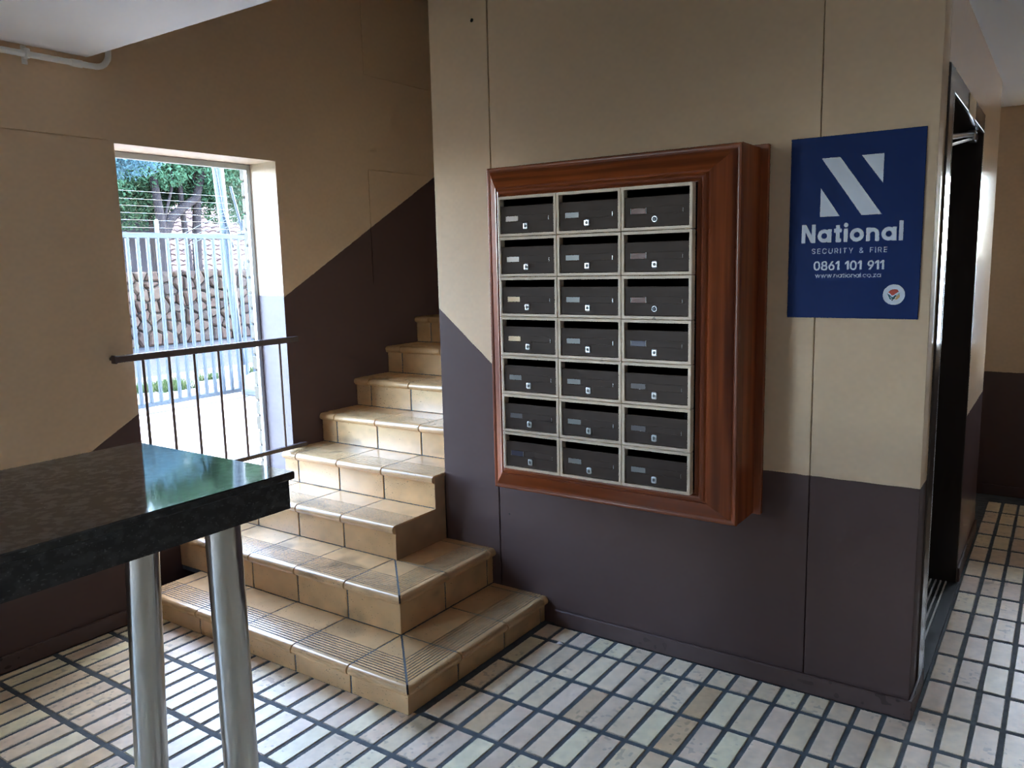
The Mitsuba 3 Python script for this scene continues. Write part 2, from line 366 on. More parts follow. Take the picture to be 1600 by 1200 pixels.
for n, (vis, a, b, c, d) in enumerate(tiles):
    dz = rng.uniform(-0.0007, 0.0007); rot = rng.uniform(-0.5, 0.5)
    W, L = b-a, d-c
    full = abs(W-(PX-JX)) < 1e-6 and abs(L-(PY-JY)) < 1e-6
    if vis > 0 and n < 300:
        jx, jy = rng.uniform(-0.0014, 0.0014, 2)
        if full:
            obj('tile', tile_dict, None, 'floor', to_world=T().translate([(a+b)/2+jx, (c+d)/2+jy, dz]).rotate([0, 0, 1], rot).translate([-W/2, -L/2, 0]))
        else:
            m = brick_tile(W, L); m.apply_translation([a, c, dz]); obj('tile', m, 'floor_tile', 'floor')
    else:
        m = brick_tile(W, L); m.apply_translation([a, c, dz]); rest.append(m)
if rest: obj('tile_field', cat(rest), 'floor_tile', 'floor', kind='stuff', label='brick tiles of the floor farther off')

# ------------------------------------------------------------------ staircase
st = thing('staircase', 'tiled staircase with grooved buff nosing tiles rising beside the window', 'stairs')
GAP = 0.008
def tread_poly(depth):
    """profile in (u, z): u from the nosing inwards, z = 0 at the tread"""
    top = []
    u = 0.030
    top.append((0.020, 0.0))
    for k in range(9):
        g0 = 0.034+0.0148*k
        top += [(g0, 0.0), (g0, -0.0035), (g0+0.0056, -0.0035), (g0+0.0056, 0.0)]
    top.append((depth, 0.0))
    nose = [(0.020-0.020*math.sin(a), -0.020+0.020*math.cos(a)) for a in np.linspace(math.pi, 0, 9)]
    R = [(depth, -0.018), (0.030, -0.018), (0.030, -0.040)] + nose[:-1] + top
    return np.array(R if Polygon(R).exterior.is_ccw else R[::-1])
def tread_tile(x0, x1, yn, z, depth=0.30):
    """row along x, nosing towards -y"""
    P = tread_poly(depth)
    cs = m3.CrossSection([P])
    M = cs.extrude(x1-x0)                     # (u, z, len)
    M = M.transform(np.array([[0, 0, 1, x0], [1, 0, 0, yn], [0, 1, 0, z]], float))
    return M
def tread_tile_side(y0, y1, xn, z, depth=0.30):
    """row along y, nosing towards +x"""
    P = tread_poly(depth)
    cs = m3.CrossSection([P])
    M = cs.extrude(y1-y0)
    return M.transform(np.array([[-1, 0, 0, xn], [0, 0, 1, y0], [0, 1, 0, z]], float))
def fixM(M):
    m = tm(M)
    if m.volume < 0: m.invert()
    return m
GX = [-2.430-0.311*k for k in range(5)]
def grid(x_right, first, xl=None):
    xl = XL+0.001 if xl is None else xl
    xs = [x_right]; x = first
    while x > xl+0.03: xs.append(x); x -= 0.3125
    xs.append(xl)
    return xs
rows = {0: grid(-1.835, -2.1435, XL+0.001), 1: grid(-2.119, -2.440, -3.635)}
NSTEP = 10
for i in range(NSTEP):
    sp = numbered(st+'__step')
    yn, z = NY[i], TZ[i]; zp = TZ[i-1] if i else 0.0
    ynext = NY[i+1]+0.02
    dep = ynext-yn
    if i < 2: xs = rows[i]
    elif i < 4: xs = grid(-2.412, -2.742, -3.635 if i < 3 else None)
    else: xs = grid(XE-0.001, -2.742+0.010)
    ybase = yn+0.02
    corner = (-1.835, -2.119)[i] if i < 2 else None
    # core
    xr = corner-0.024 if i < 2 else (-2.422 if i < 4 else XE)
    yend = YW if i < 2 else ynext+0.02
    obj('core', bx(xs[-1], xr, ybase+0.004, (YW-0.001) if i < 2 else (ynext if i < NSTEP-1 else 5.6), max(zp-0.02, 0.0) if i else 0.0, z-0.002), 'grout', sp)
    for k in range(len(xs)-1):
        b, a = xs[k], xs[k+1]
        ga, gb = a+(GAP/2 if k < len(xs)-2 else 0), b-(GAP/2 if k else 0)
        M = tread_tile(ga, gb, yn, z, dep)
        if i < 2 and k == 0:      # mitre
            nrm = np.array([-1.0, -1.0, 0])/math.sqrt(2)
            M = M.trim_by_plane(nrm.tolist(), float(nrm@np.array([corner, yn, 0]))+0.004)
        jm = fixM(M); jm.apply_translation([0, 0, rng.uniform(-0.0004, 0.0004)])
        obj('tread_tile', jm, 'stair_tile', sp, smooth=32)
        ra, rb = ga, gb
        if i < 2 and k == 0: rb = corner-0.020
        rz0, rz1 = zp+0.003, z-0.038
        obj('riser_tile', cb(ra, rb, ybase, ybase+0.012, rz0, rz1, 0.0018), 'stair_tile', sp)
    if i < 2:
        ys = ([1.965, 2.277, 2.588, 2.870, YW-0.001], [NY[1], 2.556, 2.862, YW-0.001])[i]
        for k in range(len(ys)-1):
            a, b = ys[k]+(GAP/2 if k else 0), ys[k+1]-(GAP/2 if k < len(ys)-2 else 0)
            M = tread_tile_side(a, b, corner, z, 0.302)
            if k == 0:
                nrm = np.array([1.0, 1.0, 0])/math.sqrt(2)
                M = M.trim_by_plane(nrm.tolist(), float(nrm@np.array([corner, yn, 0]))+0.004)
            obj('tread_tile', fixM(M), 'stair_tile', sp, smooth=32)
            obj('riser_tile', cb(corner-0.032, corner-0.020, max(a, ybase+0.0005), b, zp+0.003, z-0.038, 0.0018), 'stair_tile', sp)
# stepped side panel of steps three and four
sp_poly = Polygon([(NY[2]+0.021, TZ[1]), (YW-0.002, TZ[1]), (YW-0.002, TZ[3]-0.008), (NY[3]+0.021, TZ[3]-0.008), (NY[3]+0.021, TZ[2]-0.008), (NY[2]+0.021, TZ[2]-0.008)])
m = extrude_poly(sp_poly, 0.010); m.apply_transform(np.array([[0, 0, 1, -2.4215], [1, 0, 0, 0], [0, 1, 0, 0], [0, 0, 0, 1]], float))
obj('side_panel', m, 'stair_side', st, label='plain stepped side panel')

# ------------------------------------------------------------------ mailbox cabinet
cab = thing('mailbox_cabinet', 'large mahogany cabinet with a raised mitred frame around the mailboxes', 'cabinet')
CX0, CX1, CZ0, CZ1 = -1.960, -0.915, 0.664, 1.978
YF = YW-0.200                                    # plane of the frame's outer edge
GX0, GX1, GZ0, GZ1 = -1.836, -1.043, 0.784, 1.854
obj('back_board', cb(CX0+0.02, -0.888, YW-0.022, YW-0.0005, 0.658, 1.990, 0.002), 'wood_v', cab)
th = 0.02
obj('side', bx(CX0, CX0+th, YF, YW-0.022, CZ0, CZ1), 'wood_v', cab)
obj('side', bx(CX1-th, CX1, YF, YW-0.022, CZ0, CZ1), 'wood_v', cab)
obj('top_board', bx(CX0+th, CX1-th, YF, YW-0.022, CZ1-th, CZ1), 'wood_h', cab)
obj('bottom_board', bx(CX0+th, CX1-th, YF, YW-0.022, CZ0, CZ0+th), 'wood_h', cab)
prof = [(0.0, 0.0), (0.0, 0.010), (0.003, 0.0145), (0.008, 0.016), (0.013, 0.0155), (0.0165, 0.013), (0.018, 0.0125), (0.021, 0.018), (0.030, 0.028),
        (0.050, 0.046), (0.070, 0.064), (0.082, 0.074), (0.086, 0.0755), (0.088, 0.071), (0.092, 0.0725), (0.095, 0.080), (0.100, 0.0855), (0.106, 0.087), (0.111, 0.085),
        (0.113, 0.081), (0.118, 0.086), (0.122, 0.092), (0.1235, 0.092), (0.1235, 0.0)]
def rail(which):
    v, f = [], []
    n = len(prof)
    for e in (0, 1):
        for s, h in prof:
            x0, x1, z0, z1 = CX0+s, CX1-s, CZ0+s, CZ1-s
            y = YF-h
            if which == 'top': v.append(((x0, x1)[e], y, z1))
            if which == 'bottom': v.append(((x0, x1)[e], y, z0))
            if which == 'left': v.append((x0, y, (z0, z1)[e]))
            if which == 'right': v.append((x1, y, (z0, z1)[e]))
    for k in range(n):
        j = (k+1) % n; f += [(k, j, j+n), (k, j+n, k+n)]
    m = trimesh.Trimesh(np.array(v), f, process=False)
    c = m.vertices.mean(0)
    # outward: the front face must look to -y
    fn, fc = m.face_normals, m.triangles_center
    i = np.argmin(fc[:, 1]); 
    area = m.area_faces; front = (fn[:, 1]*area).sum()
    sel = (fc[:, 1] < YF-0.001)
    if (fn[sel][:, 1]*area[sel]).sum() > 0: m.invert()
    return m
for w, mt in (('top', 'wood_h'), ('bottom', 'wood_h'), ('left', 'wood_v'), ('right', 'wood_v')):
    obj('frame_rail' if mt == 'wood_h' else 'frame_stile', rail(w), mt, cab, smooth=35)

# ------------------------------------------------------------------ mailboxes
BW, BH = (GX1-GX0)/3, (GZ1-GZ0)/7
YG = YW-0.320                                     # front plane of the mailboxes
g = 0.0008
def local(m, s=True): return m
fo = mbox(g, BW-g, 0, 0.03, g, BH-g) - mbox(0.0115, BW-0.0115, -1, 1, 0.0115, BH-0.0115)
ed = cb(g, BW-g, 0, 0.03, g, BH-g, 0.002)
fo = man(ed) - mbox(0.0115, BW-0.0115, -1, 1, 0.0115, BH-0.0115)
d_frame = ply(tm(fo), 'box_cream')
IW0, IW1, IZ0, IZ1 = 0.0115, BW-0.0115, 0.0115, BH-0.0115
FZ = IZ1-0.0285                                   # top of the flap
fl = cat([cb(IW0+0.001, IW1-0.001, 0.006, 0.010, IZ0+0.001, FZ, 0.0012), cyl((IW0+0.001, 0.0085, FZ-0.001), (IW1-0.001, 0.0085, FZ-0.001), 0.0028, 10)])
d_flap = ply(fl, 'box_brown')
bd = mbox(IW0-0.004, IW1+0.004, 0.028, 0.255, IZ0-0.004, IZ1+0.004) - mbox(IW0, IW1, 0.0, 0.25, IZ0, IZ1)
d_body = ply(tm(bd), 'box_dark')
IWW = IW1-IW0
nz0, nz1 = IZ0+0.046, IZ0+0.066
hold = cat([cb(IW0+0.09*IWW, IW0+0.92*IWW, 0.0048, 0.0065, nz0-0.003, nz0-0.001, 0.0004), cb(IW0+0.09*IWW, IW0+0.92*IWW, 0.0052, 0.0065, nz1+0.001, nz1+0.0022, 0.0004)])
d_hold = ply(hold, 'box_brown')
d_tick = ply(cb(IW0+0.893*IWW, IW0+0.901*IWW, 0.0044, 0.0065, nz0-0.001, nz0+0.013, 0.0004), 'card_grey')
d_tick_bright = ply(cb(IW0+0.893*IWW, IW0+0.901*IWW, 0.0044, 0.0065, nz0-0.001, nz0+0.014, 0.0004), 'chrome')
def card(k): return ply(cb(IW0+0.10*IWW, IW0+0.335*IWW, 0.0050, 0.0062, nz0, nz1-0.001, 0.0004), k)
d_cards = {k: card(k) for k in ('card_white', 'card_cream', 'card_grey', 'card_dim', 'card_red', 'card_navy')}
d_cardend = ply(cat([cb(IW0+0.097*IWW, IW0+0.105*IWW, 0.0042, 0.0062, nz0, nz1-0.001, 0.0003), cb(IW0+0.335*IWW, IW0+0.345*IWW, 0.0042, 0.0062, nz0, nz1+0.001, 0.0003)]), 'card_grey')
lx, lz = IW0+0.478*IWW, IZ0+0.026
d_lock_sq = ply(cb(lx-0.0105, lx+0.0105, 0.0015, 0.0065, lz-0.0125, lz+0.0125, 0.0035), 'chrome')
ring = tm(m3.Manifold.cylinder(0.006, 0.0115, 0.0095, 28)); ring.apply_transform(trimesh.transformations.rotation_matrix(math.pi/2, [1, 0, 0])); ring.apply_translation([lx, 0.0065, lz])
d_lock_rd = ply(ring, 'chrome', smooth=40)
kr = cyl((lx, 0.0005, lz), (lx, 0.002, lz), 0.0062, 18)
d_cyl = ply(kr, 'card_grey', smooth=40)
kr2 = cyl((lx, -0.0012, lz), (lx, 0.002, lz), 0.0078, 18)
d_cyl2 = ply(kr2, 'keyhole_dark', smooth=40)
d_keyh = ply(cb(lx-0.0014, lx+0.0014, -0.0004, 0.002, lz-0.005, lz+0.005, 0.0004), 'keyhole_dark')
d_keyh2 = ply(cb(lx-0.0012, lx+0.0012, -0.0018, 0.002, lz-0.004, lz+0.004, 0.0004), 'card_grey')
stk_poly = [(0, 0), (0.018, 0.001), (0.019, 0.018), (0.011, 0.019), (0.010, 0.012), (0.005, 0.013), (0.004, 0.018), (0.0, 0.017)]
stk = extrude_poly(Polygon(stk_poly), 0.0008); stk.apply_transform(np.array([[1, 0, 0, IW0+0.235*IWW], [0, 0, 1, 0.0053], [0, 1, 0, nz0-0.001], [0, 0, 0, 1]], float))
d_stk = ply(stk, 'card_white')
stk2 = extrude_poly(Polygon([(0.002, 0), (0.018, 0.002), (0.013, 0.008), (0.019, 0.013), (0.012, 0.012), (0.010, 0.019), (0.006, 0.012), (0.0, 0.012), (0.005, 0.007)]), 0.0008)
stk2.apply_transform(np.array([[1, 0, 0, IW0+0.24*IWW], [0, 0, 1, 0.0053], [0, 1, 0, nz0-0.001], [0, 0, 0, 1]], float))
d_stk2 = ply(stk2, 'card_white')
ROWN = ['top row', 'second row from the top', 'third row from the top', 'middle row', 'third row from the bottom', 'second row from the bottom', 'bottom row']
COLN = ['left column', 'middle column', 'right column']
CARD = [['card_white', 'card_white', 'card_cream', 'card_cream', 'card_grey', 'card_dim', 'card_navy'],
        ['card_grey']*7,
        ['card_red', 'card_red', 'card_red', 'card_navy', 'sticker', 'sticker2', 'card_grey']]
CWORD = {'card_white': 'white name card', 'card_cream': 'cream name card', 'card_grey': 'grey name card', 'card_dim': 'dim name card', 'card_red': 'reddish name card',
         'card_navy': 'dark blue name card', 'sticker': 'torn white sticker', 'sticker2': 'scrap of torn white sticker'}
for c in range(3):
    for r in range(7):
        cd = CARD[c][r]
        rd = c == 2 and r in (0, 2)
        k = thing('mailbox', 'brown mailbox with %s%s, %s, %s' % (CWORD[cd], ' and round lock' if rd else '', COLN[c], ROWN[r]), 'mailbox', 'mailboxes in the wooden cabinet')
        W = T().translate([GX0+c*BW, YG, GZ0+(6-r)*BH])
        obj('frame', d_frame, None, k, to_world=W)
        obj('body', d_body, None, k, to_world=W)
        fk = obj('flap', d_flap, None, k, to_world=W)
        obj('name_holder', d_hold, None, fk, to_world=W)
        obj('holder_end', d_tick_bright if c < 2 else d_tick, None, fk, to_world=W)
        if cd == 'sticker': obj('sticker', d_stk, None, fk, to_world=W); obj('name_card', d_cards['card_dim'], None, fk, to_world=W)
        elif cd == 'sticker2': obj('sticker', d_stk2, None, fk, to_world=W); obj('name_card', d_cards['card_dim'], None, fk, to_world=W)
        else:
            obj('name_card', d_cards[cd], None, fk, to_world=W)
            if cd in ('card_red', 'card_navy'): obj('card_edge', d_cardend, None, fk, to_world=W)
        lk = obj('lock', d_lock_rd if rd else d_lock_sq, None, k, to_world=W, label='round chrome lock' if rd else None)
        obj('cylinder', d_cyl2 if rd else d_cyl, None, lk, to_world=W)
        obj('keyhole', d_keyh2 if rd else d_keyh, None, lk, to_world=W)
        if c == 2 and r == 2:
            ink = unary_union([LineString(q).buffer(0.0007) for q in ([(0, 0), (0.008, 0.010)], [(0.004, 0.004), (0.009, 0.0045)], [(0.008, 0.010), (0.0095, 0.0)], [(0.0095, 0), (0.011, 0.003)])])
            m = extrude_poly(ink, 0.0006); m.apply_transform(np.array([[1, 0, 0, lx-0.006], [0, 0, 1, -0.0005], [0, 1, 0, 0.0005], [0, 0, 0, 1]], float))
            obj('ink_mark', m, 'ink', k, to_world=W)

# ------------------------------------------------------------------ blue sign
SX0, SX1, SZ0, SZ1 = -0.815, -0.398, 1.390, 1.996
SW, SH = SX1-SX0, SZ1-SZ0
sg = thing('sign', 'dark blue sign board with white emblem and lettering, right of the mailbox cabinet', 'sign')
obj('board', cb(SX0, SX1, YW-0.008, YW-0.0005, SZ0, SZ1, 0.001), 'sign_blue', sg)
def on_sign(poly, m, name, lift=0.0006, label=None):
    """poly: units of the sign, u right from its left edge, v up from its bottom, metres"""
    e = extrude_poly(poly, lift)
    e.apply_transform(np.array([[1, 0, 0, SX0], [0, 0, -1, YW-0.008], [0, 1, 0, SZ0], [0, 0, 0, 1]], float))
    if e.volume < 0: e.invert()
    obj(name, e, m, sg, label=label)
U = lambda f: f*SW
V = lambda f: f*SH
# emblem: fractions (u, v from top)
def P(*pts): return Polygon([(U(a), V(1-b)) for a, b in pts])
on_sign(P((0.243, 0.118), (0.385, 0.118), (0.708, 0.436), (0.560, 0.436)), 'sign_white', 'emblem_stripe')
on_sign(P((0.545, 0.118), (0.708, 0.118), (0.708, 0.272)), 'sign_white', 'emblem_triangle')
on_sign(P((0.243, 0.278), (0.243, 0.436), (0.395, 0.436)), 'sign_white', 'emblem_triangle')
# letter strokes (x-height 1)
def arc(cx, cy, r, a0, a1, n=28): return [(cx+r*math.cos(t), cy+r*math.sin(t)) for t in np.radians(np.linspace(a0, a1, n))]
def glyph(ch, w):
    """(shape, advance) with x-height 1, cap height 1.42, stroke w"""
    h = w/2; L = lambda pts, cap=2, join=2: LineString(pts).buffer(h, cap_style=cap, join_style=join)
    R = 0.5-h
    ringp = Point(0.5, 0.5).buffer(0.5, 32).difference(Point(0.5, 0.5).buffer(0.5-w, 32))
    S = 0.16+0.12*(0.3-w)
    if ch == 'N': return unary_union([L([(h, 0), (h, 1.4)]), L([(1.05-h, 0), (1.05-h, 1.4)]), Polygon([(0, 1.4), (w*1.15, 1.4), (1.05, 0), (1.05-w*1.15, 0)])]), 1.05+S
    if ch == 'a': return unary_union([ringp, L([(1.0-h+0.04, 0), (1.0-h+0.04, 1)])]), 1.04+S
    if ch == 'o': return ringp, 1.0+S
    if ch == 'n': return unary_union([L([(h, 0), (h, 1)]), LineString([(h, 0.52)]+arc(0.46, 0.53, 0.46-h, 170, 0)+[(0.92-h, 0)]).buffer(h, cap_style=2)]), 0.92+S
    if ch == 't': return unary_union([L([(0.30, 0.0), (0.30, 1.28)]), L([(0.02, 1-h*0.9), (0.58, 1-h*0.9)]), L([(0.30, h*0.9), (0.56, h*0.9)])]), 0.58+S
    if ch == 'i': return unary_union([L([(h, 0), (h, 1)]), Point(h, 1.26).buffer(h*1.15)]), w+S
    if ch == 'l': return L([(h, 0), (h, 1.42)]), w+S
    if ch == 'w': return L([(0.05, 1), (0.38, 0.05), (0.68, 0.95), (0.98, 0.05), (1.31, 1)]), 1.36+S
    if ch == 'c': return LineString(arc(0.5, 0.5, R, 45, 315)).buffer(h, cap_style=2), 0.90+S
    if ch == 'z': return L([(0.03, 1-h), (0.72, 1-h), (0.10, h), (0.78, h)]), 0.78+S
    if ch == '.': return Point(h*1.1, h*1.1).buffer(h*1.15), w*1.1+S
    return Polygon(), 0.5
def word(s, w):
    x, out = 0.0, []
    for ch in s:
        gsh, adv = glyph(ch, w); out.append(affinity.translate(gsh, x, 0)); x += adv
    return unary_union(out)
def fit(shape, u0, u1, vb, vh=None):
    """left u0, right u1 (fractions), baseline vb from top; height follows unless vh is given (x-height units kept)"""
    b = shape.bounds; s = U(u1-u0)/(b[2]-b[0])
    sy = s if vh is None else vh*SH/b[3]
    return affinity.translate(affinity.scale(shape, s, sy, origin=(0, 0)), U(u0)-b[0]*s, V(1-vb))
def letters(name, s, w, u0, u1, vb, vh):
    x, shp = 0.0, []
    for ch in s:
        gsh, adv = glyph(ch, w); shp.append(affinity.translate(gsh, x, 0)); x += adv
    on_sign(fit(unary_union(shp), u0, u1, vb, vh), 'sign_white', name)
letters('name_lettering', 'National', 0.285, 0.103, 0.868, 0.5785, 0.104)
def inter(s, height, bold, spacing):
    """spaced Inter lettering as shapely is not available: a mesh per letter"""
    x, out = 0.0, []
    for ch in s:
        if ch == ' ': x += height*0.42+spacing; continue
        if ch == 'I': m = bx(0, height*0.13, 0, height*1.04, 0, 0.0006)
        elif ch == '1':
            q = height*1.04; m = extrude_poly(Polygon([(q*0.20, 0), (q*0.42, 0), (q*0.42, q), (q*0.22, q), (0, q*0.80), (0, q*0.58), (q*0.20, q*0.74)]), 0.0006)
        else: m = meshkit.text_mesh(ch, height, depth=0.0006, bold=bold)
        m.apply_translation([x-m.bounds[0][0], 0, 0]); x += m.bounds[1][0]-m.bounds[0][0] if False else (m.extents[0]+spacing); out.append(m)
    return cat(out)
def put_text(m, u0, u1, vb, name, vh):
    b = m.bounds; sx = U(u1-u0)/(b[1][0]-b[0][0]); sy = vh*SH/max(b[1][1], 1e-6)
    m.apply_transform(np.diag([sx, sy, 1, 1])); b = m.bounds
    m.apply_translation([U(u0)-b[0][0], V(1-vb), 0])
    m.apply_transform(np.array([[1, 0, 0, SX0], [0, 0, -1, YW-0.008], [0, 1, 0, SZ0], [0, 0, 0, 1]], float))
    if m.volume < 0: m.invert()
    obj(name, m, 'sign_white', sg)
put_text(inter('SECURITY & FIRE', 0.0165, False, 0.0062), 0.187, 0.760, 0.640, 'tagline_lettering', 0.030)
put_text(inter('0861 101 911', 0.03, True, 0.0030), 0.205, 0.742, 0.731, 'phone_lettering', 0.050)
letters('web_lettering', 'www.national.co.za', 0.15, 0.220, 0.722, 0.7735, 0.0262)
bu, bv, br = U(0.822), V(1-0.868), 0.0335
on_sign(Point(bu, bv).buffer(br, 40), 'sign_white', 'badge')
def BP(*pts): return Polygon([(bu+a*br, bv+b*br) for a, b in pts])
on_sign(BP((-0.52, 0.25), (-0.30, 0.46), (0.0, 0.54), (0.30, 0.50), (0.42, 0.30), (0.0, -0.02), (-0.14, -0.08)), 'sign_red', 'badge_red', 0.0011)
on_sign(BP((-0.62, 0.14), (-0.36, -0.42), (-0.24, -0.52), (-0.34, -0.10)), 'sign_teal', 'badge_blue', 0.0011)
on_sign(BP((-0.46, 0.04), (-0.16, -0.52), (0.24, -0.02), (0.22, -0.16), (-0.14, -0.62), (-0.52, -0.02)), 'sign_black', 'badge_black', 0.0010)
on_sign(BP((-0.46, 0.06), (-0.12, -0.25), (0.24, 0.02), (-0.10, -0.50)), 'sign_teal', 'badge_green', 0.0012)
on_sign(BP((0.30, -0.05), (0.52, 0.02), (0.56, -0.20), (0.30, -0.45), (0.10, -0.48)), 'sign_gold', 'badge_gold', 0.0011)
on_sign(BP((0.30, 0.02), (0.55, 0.20), (0.50, 0.05), (0.36, -0.05)), 'sign_green', 'badge_leaf', 0.0012)

# ------------------------------------------------------------------ counter
ct = thing('counter', 'polished black granite counter top on stainless steel tube legs, left foreground', 'table')
CTZ = 1.05
ax0, ax1, ay0, ay1 = -2.483, -1.720, -1.2, 1.433
obj('top_slab', cb(ax0, ax1, ay0, ay1, CTZ-0.022, CTZ, 0.003), 'granite', ct)
ap = mbox(ax0+0.012, ax1-0.014, ay0+0.012, ay1-0.012, CTZ-0.105, CTZ-0.0221) - mbox(ax0+0.04, ax1-0.042, ay0+0.04, ay1-0.040, CTZ-0.2, CTZ-0.045)
obj('apron', tm(ap), 'granite_edge', ct)
def leg(p0, p1, r):
    k = obj('leg', cyl(p0, p1, r, 40), 'steel_brushed', ct, smooth=40)
    obj('flange', cyl((p0[0], p0[1], -0.002), (p0[0], p0[1], 0.006), r*1.35, 36), 'steel_brushed', k, smooth=40)
leg((-1.795, 1.245, 0.0), (-1.795, 1.245, CTZ-0.045), 0.0455)
leg((-1.985, 1.085, 0.0), (-1.952, 1.115, CTZ-0.045), 0.0425)
leg((-1.795, -0.95, 0.0), (-1.795, -0.95, CTZ-0.045), 0.0455)
leg((-2.25, -0.95, 0.0), (-2.25, -0.95, CTZ-0.045), 0.0455)

# ------------------------------------------------------------------ railing at the window
rl = thing('railing', 'brown steel guard rail with thin bars across the stair window', 'railing')
RX = -3.425
obj('top_rail', cb(RX-0.014, RX+0.014, 1.905, 2.925, 1.208, 1.238, 0.003), 'rail_brown', rl)
obj('end_cap', cb(RX-0.017, RX+0.017, 1.896, 1.908, 1.205, 1.241, 0.003), 'rail_brown', rl)
obj('bottom_rail', cb(RX-0.012, RX+0.012, 1.905, 2.945, 0.632, 0.652, 0.002), 'rail_brown', rl)
for y in (2.035, 2.163, 2.294, 2.428, 2.560, 2.803):
    obj('bar', cyl((RX, y, 0.645), (RX, y, 1.215), 0.0062, 12), 'bar_brown', rl, smooth=40)
obj('bracket', cyl((XL-0.002, 2.915, 1.223), (RX, 2.915, 1.223), 0.008, 10), 'rail_brown', rl)
obj('bracket', cyl((XL-0.002, 1.915, 1.223), (RX, 1.915, 1.223), 0.008, 10), 'rail_brown', rl)
obj('bracket', cyl((XL-0.002, 2.93, 0.642), (RX, 2.93, 0.642), 0.007, 10), 'rail_brown', rl)
obj('bracket', cyl((XL-0.002, 1.915, 0.642), (RX, 1.915, 0.642), 0.007, 10), 'rail_brown', rl)

# ------------------------------------------------------------------ conduit
cd = thing('conduit_pipe', 'grey electrical conduit on the window wall just under the ceiling, bending upward', 'pipe')
cx = XL+0.022
bend = [(cx, 1.955+0.065*math.sin(a), 2.462+0.065*(1-math.cos(a))) for a in np.linspace(0, math.pi/2, 10)]
obj('tube', tube([(cx, 0.2, 2.459), (cx, 1.0, 2.460), (cx, 1.80, 2.461)]+bend+[(cx, 2.02, 2.60), (cx, 2.02, 2.9)], 0.0125, 14), 'conduit_grey', cd, smooth=40)
obj('coupling', cyl((cx, 1.855, 2.461), (cx, 1.90, 2.4615), 0.0155, 16), 'conduit_grey', cd, smooth=40)
obj('saddle_clip', cat([cb(XL, XL+0.040, 1.672, 1.690, 2.443, 2.481, 0.003), cb(XL, XL+0.006, 1.670, 1.692, 2.425, 2.497, 0.002)]), 'conduit_grey', cd)

# ------------------------------------------------------------------ lift doorway
lf = struct('door_1', 'lift doorway with a dark bronze frame and grooved metal sill')
obj('jamb', cb(XC-0.21, XC+0.006, 3.06, 3.178, 0.0, 2.212, 0.003), 'bronze', lf)
obj('jamb', cb(XC-0.21, XC+0.003, 4.312, 4.335, 0.0, 2.212, 0.003), 'bronze', lf)
obj('lintel', cb(XC-0.21, XC+0.005, 3.178, 4.312, 2.135, 2.212, 0.003), 'bronze', lf)
obj('jamb_trim', cb(XC-0.004, XC+0.0075, 3.172, 3.180, 0.07, 2.137, 0.001), 'lift_steel', lf)
obj('lintel_trim', cb(XC-0.004, XC+0.0065, 3.180, 4.312, 2.133, 2.138, 0.001), 'lift_steel', lf)
pk = obj('notice_plate', cb(XC+0.005, XC+0.009, 3.63, 3.86, 2.130, 2.203, 0.001), 'card_cream', lf, label='small cream plate')
obj('sill', cb(XC-0.235, XC+0.012, 3.178, 4.312, -0.01, 0.004, 0.002), 'sill_metal', lf)
for k in range(4):
    x = XC-0.040-0.022*k
    obj('sill_ridge', cb(x-0.0035, x+0.0035, 3.20, 4.30, 0.003, 0.009, 0.001), 'ridge_alu', lf)
lc = thing('lift_car', 'dark lift car standing open behind the doorway', 'lift')
X0, X1, Y0, Y1 = -1.75, XC-0.215, 3.15, 4.62
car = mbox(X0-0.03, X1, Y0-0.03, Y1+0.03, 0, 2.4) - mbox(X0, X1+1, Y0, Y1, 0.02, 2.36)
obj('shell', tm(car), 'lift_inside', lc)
hb = obj('closer_arm', cat([cyl((-0.395, 3.20, 1.992), (-0.395, 4.20, 2.118), 0.011, 12), cyl((-0.405, 3.40, 1.985), (-0.395, 4.19, 2.098), 0.006, 10), cb(-0.412, -0.380, 4.16, 4.25, 2.085, 2.133, 0.004)]), 'lift_steel', lc, label='bright metal arm near the top of the lift opening')
obj('handrail', cyl((X0+0.05, Y0+0.1, 0.95), (X0+0.05, Y1-0.1, 0.95), 0.016, 12), 'lift_steel', lc, smooth=40)

# ------------------------------------------------------------------ outside the window
struct('ground', 'bright concrete driveway and road outside the window')
obj('paving', bx(-9.6, -3.72, 1.6, 20, -0.15, -0.005), 'paving', 'ground')
obj('lawn', bx(-9.6, -3.72, -14, 1.6, -0.15, -0.01), 'lawn', 'ground')
obj('road', bx(-60, -11.6, -60, 70, -0.2, -0.06), 'asphalt', 'ground')
obj('verge', bx(-11.5, -9.6, -60, 70, -0.15, -0.008), 'verge_concrete', 'ground')
obj('kerb', cb(-11.62, -11.5, -60, 70, -0.1, 0.0, 0.01), 'kerb', 'ground')
obj('yard', bx(-3.4, 40, -40, YB-0.2, -0.15, -0.02), 'paving', 'ground')
obj('yard', bx(-3.4, 40, 6.3, 40, -0.15, -0.02), 'verge_concrete', 'ground')

gt = thing('driveway_gate', 'pale blue steel sliding gate of upright slats outside the window', 'gate')
GXp = -8.957
obj('top_rail', cb(GXp-0.02, GXp+0.02, 2.8, 6.945, 1.990, 2.055, 0.004), 'gate_steel', gt)
obj('bottom_rail', cb(GXp-0.025, GXp+0.025, 2.8, 6.945, -0.004+0.01, 0.055, 0.004), 'gate_steel', gt)
obj('end_post', cb(GXp-0.025, GXp+0.025, 6.885, 6.945, 0.05, 2.0, 0.004), 'gate_steel', gt)
y = 6.770
while y > 2.9:
    obj('slat', cb(GXp-0.012, GXp+0.028, y-0.017, y+0.017, 0.05, 1.995, 0.004), 'gate_steel', gt); y -= 0.1265
obj('track', cb(GXp+0.35, GXp+0.42, 2.0, 6.45, -0.006, 0.012, 0.004), 'kerb', gt)

